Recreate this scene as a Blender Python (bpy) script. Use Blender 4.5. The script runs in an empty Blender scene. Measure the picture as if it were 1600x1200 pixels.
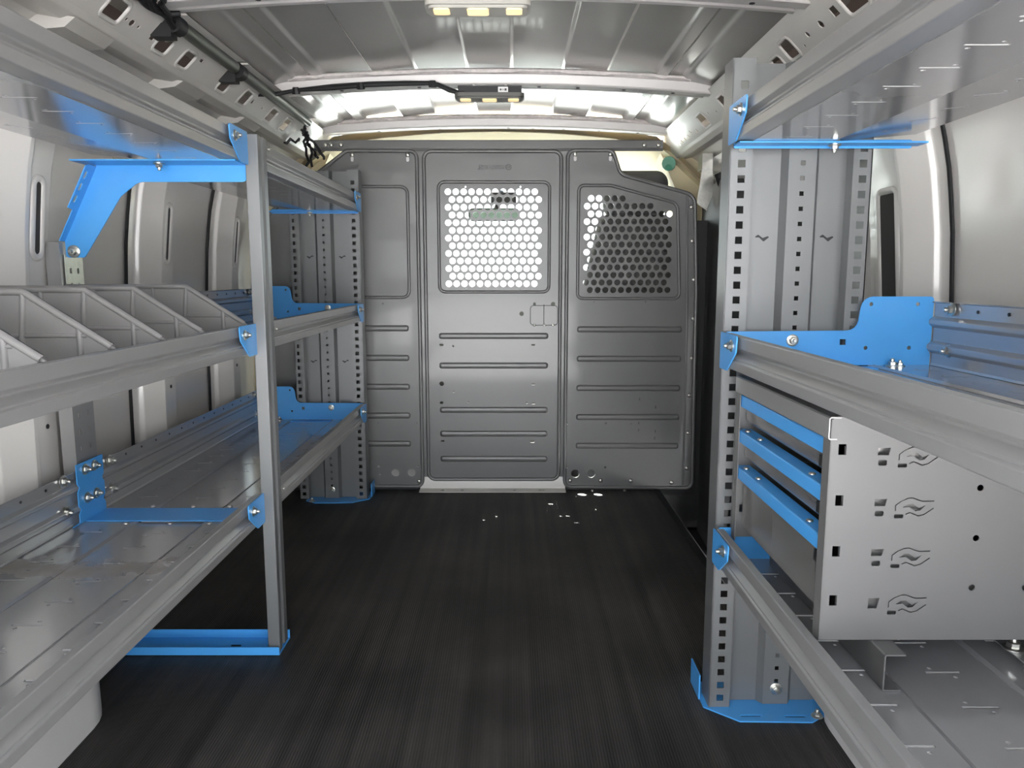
import bpy, math, random
from mathutils import Vector, Matrix
from mathutils.geometry import delaunay_2d_cdt
random.seed(4)
scene = bpy.context.scene
C = scene.collection

# ------------------------------------------------------------------ camera, world, sun, exposure
cam_d = bpy.data.cameras.new('camera'); cam = bpy.data.objects.new('camera', cam_d); C.objects.link(cam)
cam_d.sensor_width = 36.0; cam_d.lens = 36.0 * 1190 / 1600; cam_d.clip_start = 0.02; cam_d.clip_end = 500
cam.location = (0, 0, 0.8); cam.rotation_euler = (math.pi/2 - math.atan(169/1190), 0, 0)
scene.camera = cam
scene.view_settings.view_transform = 'Standard'
scene.view_settings.look = 'None'
scene.view_settings.gamma = 1.0
scene.view_settings.use_curve_mapping = False
scene.view_settings.exposure = 1.95
world = bpy.data.worlds.new('sky'); scene.world = world; world.use_nodes = True
wn = world.node_tree.nodes; wl = world.node_tree.links; wn.clear()
w_out = wn.new('ShaderNodeOutputWorld'); w_bg = wn.new('ShaderNodeBackground')
w_tc = wn.new('ShaderNodeTexCoord'); w_sep = wn.new('ShaderNodeSeparateXYZ'); w_ramp = wn.new('ShaderNodeValToRGB')
w_ramp.color_ramp.elements[0].position = 0.0; w_ramp.color_ramp.elements[0].color = (0.95, 0.98, 1.0, 1)
w_ramp.color_ramp.elements[1].position = 0.8; w_ramp.color_ramp.elements[1].color = (0.72, 0.84, 1.0, 1)
wl.new(w_tc.outputs['Generated'], w_sep.inputs[0]); wl.new(w_sep.outputs['Z'], w_ramp.inputs[0])
wl.new(w_ramp.outputs[0], w_bg.inputs[0]); w_bg.inputs[1].default_value = 1.7
wl.new(w_bg.outputs[0], w_out.inputs[0])
sun_d = bpy.data.lights.new('sun', 'SUN'); sun = bpy.data.objects.new('sun', sun_d); C.objects.link(sun)
sun_d.energy = 24.0; sun_d.angle = math.radians(0.6); sun_d.color = (1.0, 0.965, 0.92)
sun.rotation_euler = (math.radians(-42), math.radians(-18), 0)     # shines in from the front, high
sun.location = (0, 6, 8)

# ------------------------------------------------------------------ materials
MATS = {}
def mat(name, col, rough=0.5, metal=0.0, coat=0.0, bump=0.0, bscale=200, var=0.0, vscale=6, stretch=None, emit=None, estr=0, spec=0.5):
    m = bpy.data.materials.new(name); m.use_nodes = True
    nt = m.node_tree; b = nt.nodes['Principled BSDF']
    b.inputs['Base Color'].default_value = (*col, 1); b.inputs['Roughness'].default_value = rough
    b.inputs['Metallic'].default_value = metal; b.inputs['Coat Weight'].default_value = coat
    b.inputs['Coat Roughness'].default_value = 0.08
    b.inputs['Specular IOR Level'].default_value = spec
    tc = nt.nodes.new('ShaderNodeTexCoord'); mp = nt.nodes.new('ShaderNodeMapping')
    nt.links.new(tc.outputs['Object'], mp.inputs[0])
    if stretch: mp.inputs['Scale'].default_value = stretch
    if var > 0:
        n = nt.nodes.new('ShaderNodeTexNoise'); n.inputs['Scale'].default_value = vscale; n.inputs['Detail'].default_value = 5
        r = nt.nodes.new('ShaderNodeValToRGB')
        r.color_ramp.elements[0].color = (*[c*(1-var) for c in col], 1); r.color_ramp.elements[1].color = (*[min(1, c*(1+var)) for c in col], 1)
        r.color_ramp.elements[0].position = .3; r.color_ramp.elements[1].position = .7
        nt.links.new(mp.outputs[0], n.inputs['Vector']); nt.links.new(n.outputs['Fac'], r.inputs[0]); nt.links.new(r.outputs[0], b.inputs['Base Color'])
        rr = nt.nodes.new('ShaderNodeMapRange'); rr.inputs['To Min'].default_value = max(0.02, rough*(1-var)); rr.inputs['To Max'].default_value = min(1, rough*(1+var))
        nt.links.new(n.outputs['Fac'], rr.inputs[0]); nt.links.new(rr.outputs[0], b.inputs['Roughness'])
    if bump > 0:
        n2 = nt.nodes.new('ShaderNodeTexNoise'); n2.inputs['Scale'].default_value = bscale; n2.inputs['Detail'].default_value = 2
        bp = nt.nodes.new('ShaderNodeBump'); bp.inputs['Strength'].default_value = bump; bp.inputs['Distance'].default_value = 0.002
        nt.links.new(mp.outputs[0], n2.inputs['Vector']); nt.links.new(n2.outputs['Fac'], bp.inputs['Height']); nt.links.new(bp.outputs[0], b.inputs['Normal'])
    if emit:
        b.inputs['Emission Color'].default_value = (*emit, 1); b.inputs['Emission Strength'].default_value = estr
    MATS[name] = m
    return m
mat('tray', (.36, .355, .35), .33, .4)
mat('deck', (.47, .465, .47), .15, .5, bump=.02, bscale=14, var=.08, vscale=9, stretch=(1, .25, 1))
mat('column', (.185, .188, .19), .36, .3, var=.04)
mat('cabinet', (.165, .162, .16), .42, .3, var=.03)
mat('slot_shade', (.055, .053, .052), .75)
mat('raw_steel', (.055, .035, .025), .7, .2)
mat('drawer', (.34, .33, .32), .24, .6, var=.05)
mat('blue', (.075, .375, .84), .36, .0, coat=.15, var=.03)
mat('bulk', (.15, .148, .145), .40, .2, coat=.3, var=.03, vscale=3)
mat('paint', (.75, .72, .685), .30, .0, coat=.5, bump=.02, bscale=9, var=.03, vscale=2)
mat('railpaint', (.68, .65, .61), .38, .0, coat=.1, var=.03)
mat('roofskin', (.50, .48, .46), .24, .25, coat=.4, var=.03)
mat('bow', (.66, .63, .61), .4, .1, var=.03)
mat('sealant', (.74, .68, .66), .8, .0, bump=.8, bscale=160, var=.12, vscale=60)
mat('plastic', (.24, .23, .225), .42, .0, bump=.05, bscale=300, var=.03)
mat('black', (.012, .012, .013), .5)
mat('rubber', (.010, .010, .011), .7)
mat('zinc', (.55, .54, .50), .3, .95, var=.1, vscale=80)
mat('galv', (.62, .63, .55), .35, .8, var=.18, vscale=40)
mat('tube_metal', (.13, .14, .12), .3, .6)
mat('white_paint', (.72, .70, .68), .35, .0, coat=.2, var=.02)
mat('cream', (.62, .54, .36), .7, .0, var=.03)
mat('seat_cloth', (.10, .10, .10), .85, .0, bump=.3, bscale=400)
mat('dash', (.085, .083, .08), .6)
mat('green', (.03, .22, .13), .45)
mat('lens', (.9, .75, .45), .3, emit=(1.0, .72, .34), estr=.22)
mat('bezel', (.42, .40, .36), .45)
mat('bezel_dark', (.12, .115, .105), .4)
mat('paper', (.85, .84, .82), .7)
mat('print_ink', (.08, .08, .08), .7)
mat('ground', (.54, .54, .54), .85, var=.12, vscale=1.2)
mat('mirror_glass', (.45, .60, .52), .05, .9)
def dusty():
    m = MATS['deck'].copy(); m.name = 'deck_dusty'; nt = m.node_tree; b = nt.nodes['Principled BSDF']
    tc = nt.nodes.new('ShaderNodeTexCoord'); sp = nt.nodes.new('ShaderNodeSeparateXYZ'); nt.links.new(tc.outputs['Object'], sp.inputs[0])
    a = nt.nodes.new('ShaderNodeMath'); a.operation = 'SUBTRACT'; a.inputs[1].default_value = 1.27; nt.links.new(sp.outputs['Y'], a.inputs[0])
    ab = nt.nodes.new('ShaderNodeMath'); ab.operation = 'ABSOLUTE'; nt.links.new(a.outputs[0], ab.inputs[0])
    mr = nt.nodes.new('ShaderNodeMapRange'); mr.inputs['From Min'].default_value = .0; mr.inputs['From Max'].default_value = .10; mr.inputs['To Min'].default_value = 1; mr.inputs['To Max'].default_value = 0; nt.links.new(ab.outputs[0], mr.inputs[0])
    n = nt.nodes.new('ShaderNodeTexNoise'); n.inputs['Scale'].default_value = 26; n.inputs['Detail'].default_value = 8; nt.links.new(tc.outputs['Object'], n.inputs[0])
    mu = nt.nodes.new('ShaderNodeMath'); mu.operation = 'MULTIPLY'; nt.links.new(mr.outputs[0], mu.inputs[0]); nt.links.new(n.outputs['Fac'], mu.inputs[1])
    rp = nt.nodes.new('ShaderNodeMapRange'); rp.inputs['From Min'].default_value = .22; rp.inputs['From Max'].default_value = .55; rp.inputs['To Max'].default_value = .5; nt.links.new(mu.outputs[0], rp.inputs[0])
    mix = nt.nodes.new('ShaderNodeMix'); mix.data_type = 'RGBA'
    src = b.inputs['Base Color'].links[0].from_socket; nt.links.new(rp.outputs[0], mix.inputs[0]); nt.links.new(src, mix.inputs[6]); mix.inputs[7].default_value = (.42, .36, .28, 1); nt.links.new(mix.outputs[2], b.inputs['Base Color'])
    srr = b.inputs['Roughness'].links[0].from_socket; mm = nt.nodes.new('ShaderNodeMath'); mm.operation = 'MULTIPLY_ADD'; nt.links.new(rp.outputs[0], mm.inputs[0]); mm.inputs[1].default_value = .8; nt.links.new(srr, mm.inputs[2]); nt.links.new(mm.outputs[0], b.inputs['Roughness'])
    MATS['deck_dusty'] = m
dusty()
# ribbed rubber mat: fine grooves running along the van with wider bands and dust
def floor_mat():
    m = bpy.data.materials.new('floor_rubber'); m.use_nodes = True; nt = m.node_tree; b = nt.nodes['Principled BSDF']
    tc = nt.nodes.new('ShaderNodeTexCoord')
    wv = nt.nodes.new('ShaderNodeTexWave'); wv.wave_type = 'BANDS'; wv.bands_direction = 'X'; wv.inputs['Scale'].default_value = 62
    nt.links.new(tc.outputs['Object'], wv.inputs[0])
    mp = nt.nodes.new('ShaderNodeMapping'); mp.inputs['Scale'].default_value = (22, .35, 1); nt.links.new(tc.outputs['Object'], mp.inputs[0])
    n = nt.nodes.new('ShaderNodeTexNoise'); n.inputs['Scale'].default_value = 1.6; n.inputs['Detail'].default_value = 6; nt.links.new(mp.outputs[0], n.inputs[0])
    n2 = nt.nodes.new('ShaderNodeTexNoise'); n2.inputs['Scale'].default_value = 3.2; n2.inputs['Detail'].default_value = 6; nt.links.new(tc.outputs['Object'], n2.inputs[0])
    mx = nt.nodes.new('ShaderNodeMath'); mx.operation = 'MULTIPLY'; nt.links.new(n.outputs['Fac'], mx.inputs[0]); nt.links.new(n2.outputs['Fac'], mx.inputs[1])
    r = nt.nodes.new('ShaderNodeValToRGB'); r.color_ramp.elements[0].position = .15; r.color_ramp.elements[0].color = (.020, .0185, .0175, 1)
    r.color_ramp.elements[1].position = .42; r.color_ramp.elements[1].color = (.075, .067, .060, 1)
    nt.links.new(mx.outputs[0], r.inputs[0]); nt.links.new(r.outputs[0], b.inputs['Base Color'])
    b.inputs['Roughness'].default_value = .52; b.inputs['Specular IOR Level'].default_value = .35
    bp = nt.nodes.new('ShaderNodeBump'); bp.inputs['Strength'].default_value = .3; bp.inputs['Distance'].default_value = .003
    nt.links.new(wv.outputs['Fac'], bp.inputs['Height']); nt.links.new(bp.outputs[0], b.inputs['Normal'])
    MATS['floor'] = m
floor_mat()
def glass_mat():
    m = bpy.data.materials.new('window_glass'); m.use_nodes = True; nt = m.node_tree; nt.nodes.clear()
    o = nt.nodes.new('ShaderNodeOutputMaterial'); t = nt.nodes.new('ShaderNodeBsdfTransparent'); g = nt.nodes.new('ShaderNodeBsdfGlossy'); mx = nt.nodes.new('ShaderNodeMixShader')
    t.inputs[0].default_value = (.93, .97, .95, 1); g.inputs['Roughness'].default_value = .02; mx.inputs[0].default_value = .06
    nt.links.new(t.outputs[0], mx.inputs[1]); nt.links.new(g.outputs[0], mx.inputs[2]); nt.links.new(mx.outputs[0], o.inputs[0])
    MATS['glass'] = m
glass_mat()

# ------------------------------------------------------------------ mesh helpers
def round_poly(pts, r, n=4, closed=True):
    """fillet the corners of a 2-D polyline; r is a number or a list"""
    out = []; N = len(pts)
    for i, p in enumerate(pts):
        ri = r[i] if isinstance(r, (list, tuple)) else r
        if ri <= 0 or (not closed and i in (0, N-1)): out.append(tuple(p)); continue
        a = Vector(pts[(i-1) % N]); b = Vector(p); c = Vector(pts[(i+1) % N])
        u = (a-b); v = (c-b); lu, lv = u.length, v.length; u.normalize(); v.normalize()
        ang = max(-1, min(1, u.dot(v))); ang = math.acos(ang)
        if ang > math.pi-.05: out.append(tuple(p)); continue
        d = min(ri/math.tan(ang/2), lu*.48, lv*.48); rr = d*math.tan(ang/2)
        bis = (u+v).normalized(); ctr = b + bis*(rr/math.sin(ang/2))
        p0 = b+u*d-ctr; p1 = b+v*d-ctr
        a0 = math.atan2(p0.y, p0.x); a1 = math.atan2(p1.y, p1.x); da = (a1-a0+math.pi) % (2*math.pi)-math.pi
        for k in range(n+1):
            t = a0+da*k/n; out.append((ctr.x+rr*math.cos(t), ctr.y+rr*math.sin(t)))
    return out
def rrect(x0, x1, y0, y1, r, n=4): return round_poly([(x0, y0), (x1, y0), (x1, y1), (x0, y1)], r, n)
def circ(x, y, r, n=10): return [(x+r*math.cos(2*math.pi*k/n), y+r*math.sin(2*math.pi*k/n)) for k in range(n)]
def sq(x, y, w, h=None): h = h or w; return [(x-w/2, y-h/2), (x+w/2, y-h/2), (x+w/2, y+h/2), (x-w/2, y+h/2)]
def slot(x, y, w, h, n=4): return rrect(x-w/2, x+w/2, y-h/2, y+h/2, min(w, h)*.499, n)
def inset_poly(pts, d):
    N = len(pts); area = sum(pts[i][0]*pts[(i+1) % N][1]-pts[(i+1) % N][0]*pts[i][1] for i in range(N)); s = 1 if area > 0 else -1
    out = []
    for i in range(N):
        a = Vector(pts[i-1]); b = Vector(pts[i]); c = Vector(pts[(i+1) % N])
        e1 = (b-a).normalized(); e2 = (c-b).normalized(); n1 = Vector((-e1.y, e1.x))*s; n2 = Vector((-e2.y, e2.x))*s
        nn = (n1+n2); nn = nn.normalized() if nn.length > 1e-6 else n1
        out.append(tuple(b+nn*(d/max(.4, nn.dot(n1)))))
    return out
def pin(p, poly):
    x, y = p; c = False; j = len(poly)-1
    for i in range(len(poly)):
        xi, yi = poly[i]; xj, yj = poly[j]
        if (yi > y) != (yj > y) and x < (xj-xi)*(y-yi)/(yj-yi)+xi: c = not c
        j = i
    return c
def frame(o, ux, uy, uz=None):
    o, ux, uy = Vector(o), Vector(ux), Vector(uy); uz = Vector(uz) if uz else ux.cross(uy)
    return lambda a, b, c: o+ux*a+uy*b+uz*c
XZ = lambda y, s=-1: (lambda a, b, c: Vector((a, y+s*c, b)))      # plate in the X-Z plane, thickness toward -Y
YZ = lambda x, s=1: (lambda a, b, c: Vector((x+s*c, a, b)))
XY = lambda z, s=1: (lambda a, b, c: Vector((a, b, z+s*c)))
class MB:
    def __init__(s): s.v = []; s.f = []
    def add(s, vs, fs):
        o = len(s.v); s.v += [tuple(v) for v in vs]; s.f += [tuple(i+o for i in f) for f in fs]; return s
    def box(s, x0, x1, y0, y1, z0, z1):
        return s.add([(x0,y0,z0),(x1,y0,z0),(x1,y1,z0),(x0,y1,z0),(x0,y0,z1),(x1,y0,z1),(x1,y1,z1),(x0,y1,z1)],
                     [(0,3,2,1),(4,5,6,7),(0,1,5,4),(1,2,6,5),(2,3,7,6),(3,0,4,7)])
    def plate(s, outer, holes, fm, th):
        def ccw(L):
            A = sum(L[i][0]*L[(i+1) % len(L)][1]-L[(i+1) % len(L)][0]*L[i][1] for i in range(len(L)))
            return list(L) if A > 0 else list(L)[::-1]
        loops = [ccw(outer)]+[ccw(h) for h in holes]
        vs = []; fl = []
        for L in loops: fl.append(list(range(len(vs), len(vs)+len(L)))); vs += [Vector(p) for p in L]
        if holes:
            ov, oe, of, a1, a2, a3 = delaunay_2d_cdt(vs, [], fl, 1, 1e-7)
            tris = [f for f, o in zip(of, a3) if list(o) == [0]]
        else:
            ov = vs; tris = [tuple(fl[0])]
        n = len(ov)
        V = [fm(p[0], p[1], 0) for p in ov]+[fm(p[0], p[1], th) for p in ov]
        F = [tuple(t) for t in tris]+[tuple(i+n for i in reversed(t)) for t in tris]
        s.add(V, F)
        for L in loops:
            m = len(L)
            s.add([fm(p[0], p[1], 0) for p in L]+[fm(p[0], p[1], th) for p in L], [(i, (i+1) % m, (i+1) % m+m, i+m) for i in range(m)])
        return s
    def prism(s, poly, fm, a, b):
        n = len(poly); s.add([fm(p[0], p[1], a) for p in poly]+[fm(p[0], p[1], b) for p in poly],
            [tuple(range(n)), tuple(range(2*n-1, n-1, -1))]+[(i, (i+1) % n, (i+1) % n+n, i+n) for i in range(n)]); return s
    def strip(s, pts, th, fm, a, b):
        """open polyline of sheet metal th thick, extruded from a to b"""
        N = len(pts); off = []
        for i in range(N):
            p = Vector(pts[i]); e1 = (p-Vector(pts[i-1])).normalized() if i > 0 else None; e2 = (Vector(pts[i+1])-p).normalized() if i < N-1 else None
            n1 = Vector((-e1.y, e1.x)) if e1 else None; n2 = Vector((-e2.y, e2.x)) if e2 else None
            nn = ((n1 or n2)+(n2 or n1)).normalized(); off.append(p+nn*(th/max(.5, nn.dot(n1 or n2))))
        V = []
        for h in (a, b): V += [fm(p[0], p[1], h) for p in pts]+[fm(p[0], p[1], h) for p in off]
        F = []
        for i in range(N-1):
            F += [(i, i+1, 2*N+i+1, 2*N+i), (N+i+1, N+i, 3*N+i, 3*N+i+1), (i+1, i, N+i, N+i+1), (2*N+i, 2*N+i+1, 3*N+i+1, 3*N+i)]
        F += [(0, 2*N, 3*N, N), (N-1, 2*N-1, 4*N-1, 3*N-1)]
        return s.add(V, F)
    def tube(s, path, r, n=8, closed=False, flat=None):
        P = [Vector(p) for p in path]; N = len(P); V = []; F = []; ref = None
        for i in range(N):
            a = P[i-1] if (i > 0 or closed) else P[i]; b = P[(i+1) % N] if (i < N-1 or closed) else P[i]
            t = (b-a).normalized()
            if ref is None:
                ref = Vector((0, 0, 1)) if abs(t.z) < .9 else Vector((1, 0, 0))
            x = (ref-t*ref.dot(t))
            if x.length < 1e-4: x = t.orthogonal()
            x.normalize(); ref = x; y = t.cross(x)
            ri = r[i] if isinstance(r, (list, tuple)) else r
            for k in range(n):
                an = 2*math.pi*k/n; V.append(P[i]+x*(ri*math.cos(an))+y*(ri*math.sin(an)))
        for i in range(N if closed else N-1):
            j = (i+1) % N
            for k in range(n): F.append((i*n+k, i*n+(k+1) % n, j*n+(k+1) % n, j*n+k))
        if not closed: F += [tuple(range(n-1, -1, -1)), tuple((N-1)*n+k for k in range(n))]
        return s.add(V, F)
    def bead(s, pts2, fm, r, n=6, h=1.0, closed=True):
        """half-round pressed bead along a closed 2-D outline, standing h*r proud of the plate (c direction)"""
        N = len(pts2); V = []; F = []; m = n+1
        for i in range(N):
            b = Vector(pts2[i]); a = Vector(pts2[i-1]) if (closed or i > 0) else b; c = Vector(pts2[(i+1) % N]) if (closed or i < N-1) else b
            e1 = (b-a).normalized() if (b-a).length > 1e-9 else (c-b).normalized(); e2 = (c-b).normalized() if (c-b).length > 1e-9 else e1
            nn = Vector((-(e1.y+e2.y), e1.x+e2.x)); nn = nn.normalized() if nn.length > 1e-6 else Vector((-e1.y, e1.x))
            for k in range(m):
                an = math.pi*k/n; q = b+nn*(r*math.cos(an)); V.append(fm(q.x, q.y, r*h*math.sin(an)-.0003))
        for i in range(N if closed else N-1):
            j = (i+1) % N
            for k in range(n): F.append((i*m+k, i*m+k+1, j*m+k+1, j*m+k))
        return s.add(V, F)
    def lathe(s, prof, o, ax, n=12):
        o = Vector(o); ax = Vector(ax).normalized(); x = ax.orthogonal().normalized(); y = ax.cross(x); V = []; F = []; m = len(prof)
        for k in range(n):
            an = 2*math.pi*k/n
            for r, h in prof: V.append(o+ax*h+x*(r*math.cos(an))+y*(r*math.sin(an)))
        for k in range(n):
            j = (k+1) % n
            for i in range(m-1): F.append((k*m+i, j*m+i, j*m+i+1, k*m+i+1))
        F.append(tuple(k*m for k in range(n-1, -1, -1))); F.append(tuple(k*m+m-1 for k in range(n)))
        return s.add(V, F)
    def loft(s, rows):
        """grid of points, rows x cols"""
        R = len(rows); K = len(rows[0]); V = [p for r in rows for p in r]
        return s.add(V, [(i*K+k, i*K+k+1, (i+1)*K+k+1, (i+1)*K+k) for i in range(R-1) for k in range(K-1)])
    def mesh(s, name, m, smooth=38):
        me = bpy.data.meshes.new(name); me.from_pydata(s.v, [], s.f); me.validate(); me.materials.append(MATS[m])
        import bmesh
        bm = bmesh.new(); bm.from_mesh(me); bmesh.ops.remove_doubles(bm, verts=bm.verts, dist=2e-5)
        bmesh.ops.recalc_face_normals(bm, faces=bm.faces); bm.to_mesh(me); bm.free()
        if smooth:
            for p in me.polygons: p.use_smooth = True
            me.set_sharp_from_angle(angle=math.radians(smooth))
        return me
    def build(s, name, m, parent=None, smooth=38):
        o = link(name, s.mesh(name, m, smooth), parent)
        if smooth: w = o.modifiers.new('weighted', 'WEIGHTED_NORMAL'); w.keep_sharp = True; w.weight = 100
        return o
WL = {}
def link(name, me, parent=None, mw=None):
    o = bpy.data.objects.new(name, me); C.objects.link(o)
    if mw is not None: o.matrix_world = mw
    if parent is not None:
        o.parent = parent; o.matrix_parent_inverse = Matrix.Translation(-WL.get(parent.name, Vector((0, 0, 0))))
    return o
def tag(o, label, cat, group=None):
    o['label'] = label; o['category'] = cat
    if group: o['group'] = group
    return o
def thing(name, label, cat, loc, group=None):
    o = bpy.data.objects.new(name, None); C.objects.link(o); o.location = loc; o.empty_display_size = .05
    WL[o.name] = Vector(loc); return tag(o, label, cat, group)
def struct(o): o['kind'] = 'structure'; return o
# bolts: two shared meshes (hex head on a flanged washer, dome head), axis +Z, moved into place
def bolt_mesh(kind):
    b = MB()
    if kind == 'hex':
        b.lathe([(.0105, 0), (.0105, .0016), (.009, .0024), (.0075, .0026)], (0, 0, 0), (0, 0, 1), 14)
        b.lathe([(.0068, .0024), (.0068, .0072), (.0055, .0082)], (0, 0, 0), (0, 0, 1), 6)
        b.lathe([(.0033, .008), (.0033, .0125), (.0026, .0135)], (0, 0, 0), (0, 0, 1), 8)
    else:
        b.lathe([(.008, 0), (.0078, .0018), (.006, .0038), (.003, .0048)], (0, 0, 0), (0, 0, 1), 12)
    return b.mesh('bolt', 'zinc')
BOLT = {'hex': bolt_mesh('hex'), 'dome': bolt_mesh('dome')}
def bolt(parent, p, ax, kind='hex', sc=1.0):
    q = Vector((0, 0, 1)).rotation_difference(Vector(ax).normalized())
    return link('bolt', BOLT[kind], parent, Matrix.Translation(p) @ q.to_matrix().to_4x4() @ Matrix.Scale(sc, 4))
XC = -0.063       # centre line of the van

# ------------------------------------------------------------------ ground outside, van floor
g = MB(); g.box(-40, 40, -40, 60, -.62, -.60); struct(g.build('ground', 'ground', None, 0))
FX1 = .545
fl = MB()
fl.plate([(-.99, -.35), (.86, -.35), (.86, 1.30), (FX1, 1.42), (FX1, 2.80), (-.99, 2.80)], [], XY(0, -1), .03)
floor = struct(fl.build('floor', 'floor', None, 0))
k = MB()
k.strip(round_poly([(FX1-.012, .0015), (FX1+.010, .0015), (FX1+.022, -.018), (FX1+.022, -.16)], .008, 3, False), .003, lambda a, b, c: Vector((a, c, b)), 1.42, 2.80)
k.build('edge_trim', 'rubber', floor)
k = MB(); k.box(FX1+.02, .93, 1.36, 2.86, -.19, -.17); k.build('step_well', 'black', floor, 0)
k = MB(); k.box(FX1+.02, .93, 1.345, 1.36, -.19, -.03); k.build('step_riser', 'black', floor, 0)

# ------------------------------------------------------------------ side walls
def wallx(z):          # distance of the skin from the centre line at height z
    pts = [(-.1, .905), (.30, .915), (.70, .908), (.90, .895), (1.02, .877), (1.10, .855), (1.16, .825), (1.21, .78)]
    for (a, xa), (b, xb) in zip(pts, pts[1:]):
        if z <= b: t = (z-a)/(b-a); return xa+(xb-xa)*t
    return pts[-1][1]
ZW = [-.05, .15, .30, .45, .60, .70, .80, .88, .95, 1.0, 1.05, 1.10, 1.14, 1.18, 1.21]
SEAMS = [.27, .81, 1.355, 1.915, 2.42]
def side_wall(s, name):
    """s = -1 left, +1 right"""
    X = lambda z, d=0: XC+s*(wallx(z)-d)
    y1 = 2.95 if s < 0 else 1.80
    w = MB(); w.loft([[Vector((X(z), y, z)) for z in ZW] for y in (-.35, .3, .84, 1.385, 1.6, y1)])
    w.loft([[Vector((X(z, -.02), y, z)) for z in ZW] for y in (-.35, y1)])
    wall = struct(w.build(name, 'paint'))
    for i, y in enumerate(SEAMS):
        if s > 0 and y > 1.5: continue
        if s > 0: y += .105
        # pressed pillar: a flank that slopes in, a crest, a flat face with a long slot, then back to the skin
        e = 0 if s < 0 else .05
        prof = round_poly([(0, .006), (.026, .010), (.032, .022), (.092, .050), (.104, .050), (.118, .040), (.188+e, .038), (.200+e, .010), (.225+e, .002)], .007, 3, False)
        p = MB(); p.loft([[Vector((X(z, d), y+a, z)) for a, d in prof] for z in ZW if z < 1.19])
        pil = p.build('pillar', 'paint', wall)
        # slot: pressed rim round an uncut dark plate that paints the opening's shade
        def fm(a, b, c, y=y): return Vector((X(b, .0392+c), y+a, b))
        sl = slot(.143, .910, .030, .150, 6) if s < 0 else rrect(.128, .205, .735, .975, .012, 3)
        q = MB(); q.bead(sl, fm, .0075, 5, .8)
        q.build('slot_rim', 'paint', pil)
        q = MB(); q.plate(inset_poly(sl, .002), [], lambda a, b, c, f=fm: f(a, b, c), .0012); q.build('slot', 'slot_shade', pil, 0)
        q = MB(); q.tube([Vector((X(z, .006), y-.004, z)) for z in ZW if z < 1.2], .0045, 6); q.build('seam_sealer', 'black', pil)
        q = MB(); q.lathe([(.005, 0), (.005, .0012)], (X(.50, .040), y+.15, .50), (-s, 0, 0), 10)
        q.build('plug', 'black', pil)
    # wheel arch
    a = MB(); rows = []
    for dx, sh in [(0, 0), (.08, 0)]+[(.132+.11*math.sin(math.radians(11.25*j)), .11*(1-math.cos(math.radians(11.25*j)))) for j in range(9)]:
        row = []
        for t in range(25):
            an = math.pi*t/24; ce, se = math.cos(an), math.sin(an)
            yy = .88+(.49-sh)*math.copysign(abs(ce)**.45, ce); zz = -.02+(.275-.4*sh)*abs(se)**.5
            row.append(Vector((XC+s*(.925-dx-(.055 if s > 0 else 0)), yy, zz)))
        rows.append(row)
    a.loft(rows); a.add(rows[-1], [tuple(range(25))]); a.build('wheel_arch', 'white_paint', wall, 50)
    return wall
wl_ = side_wall(-1, 'wall_left'); wr_ = side_wall(1, 'wall_right')

# unseen rear doors, added folded open behind the camera to block side light
for s, nm in ((-1, 'unseen_door_2'), (1, 'unseen_door_3')):
    m = MB(); m.prism([(XC+s*.90, -.36), (XC+s*.94, -.36), (XC+s*1.04, -1.12), (XC+s*1.00, -1.12)], XY(0), -.05, 1.30); struct(m.build(nm, 'white_paint', None, 0))

# roof rails (cant rails) with their slots; part of each wall
def roof_rail(s, wall, slots, smalls):
    lo = Vector((XC+s*.677, 0, 1.253)); hi = Vector((XC+s*.630, 0, 1.300)); d = hi-lo; L = d.length; d.normalize()
    nrm = Vector((-s*d.z*s*s, 0, 0)); nrm = Vector((-s*.707, 0, -.707))
    fm = lambda a, b, c: Vector((lo.x, a, lo.z))+d*b+nrm*c
    ya, yb = -.3, 3.05
    holes = [rrect(y-w/2, y+w/2, b-h/2, b+h/2, .008, 3) for y, w, b, h in slots]+[(sq(y, b, w, h) if w > 0 else circ(y, b, -w, 8)) for y, b, w, h in smalls]
    r = MB(); r.plate([(ya, 0), (yb, 0), (yb, L), (ya, L)], holes, fm, .0018)
    rail = r.build('roof_rail', 'railpaint', wall)
    r = MB()      # folded edge and the underside back to the wall
    sec = [(.612, 1.318), (.630, 1.300)]
    r.strip([(XC+s*a, b) for a, b in sec], .002, lambda a, b, c: Vector((a, c, b)), ya, yb)
    sec = round_poly([(.677, 1.253), (.684, 1.243), (.705, 1.236), (.745, 1.243), (.79, 1.215), (.812, 1.16), (.835, 1.13)], .006, 2, False)
    r.strip([(XC+s*a, b) for a, b in sec], .002, lambda a, b, c: Vector((a, c, b)), ya, yb)
    r.box(min(XC+s*.70, XC+s*.66), max(XC+s*.70, XC+s*.66), ya, yb, 1.31, 1.315)
    r.build('rail_flange', 'railpaint', rail)
    for y, w, b, h in slots:
        q = MB(); q.bead(rrect(y-w/2-.004, y+w/2+.004, b-h/2-.004, b+h/2+.004, .011, 3), fm, .005, 5, .9); q.build('slot_rim', 'railpaint', rail)
    for y0, y1, dz in ((.70, .86, 0), (1.08, 1.20, 0), (1.37, 1.50, .004), (1.80, 1.93, 0), (2.2, 2.34, .002)):      # pressed pads and gussets on the underside
        q = MB(); q.prism([(XC+s*.680, 1.236), (XC+s*.70, 1.224-dz), (XC+s*.775, 1.214), (XC+s*.785, 1.222), (XC+s*.74, 1.244)], lambda a, b, c: Vector((a, c, b)), y0, y1); q.build('gusset', 'railpaint', rail, 20)
    return rail
SL = [(1.16, .05, .032, .040), (1.455, .055, .034, .040), (1.655, .050, .030, .038), (1.765, .046, .028, .038), (1.99, .050, .030, .040), (2.135, .050, .030, .040), (2.36, .055, .030, .040), (2.50, .055, .030, .040), (.75, .05, .032, .04), (.4, .05, .032, .04)]
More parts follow.
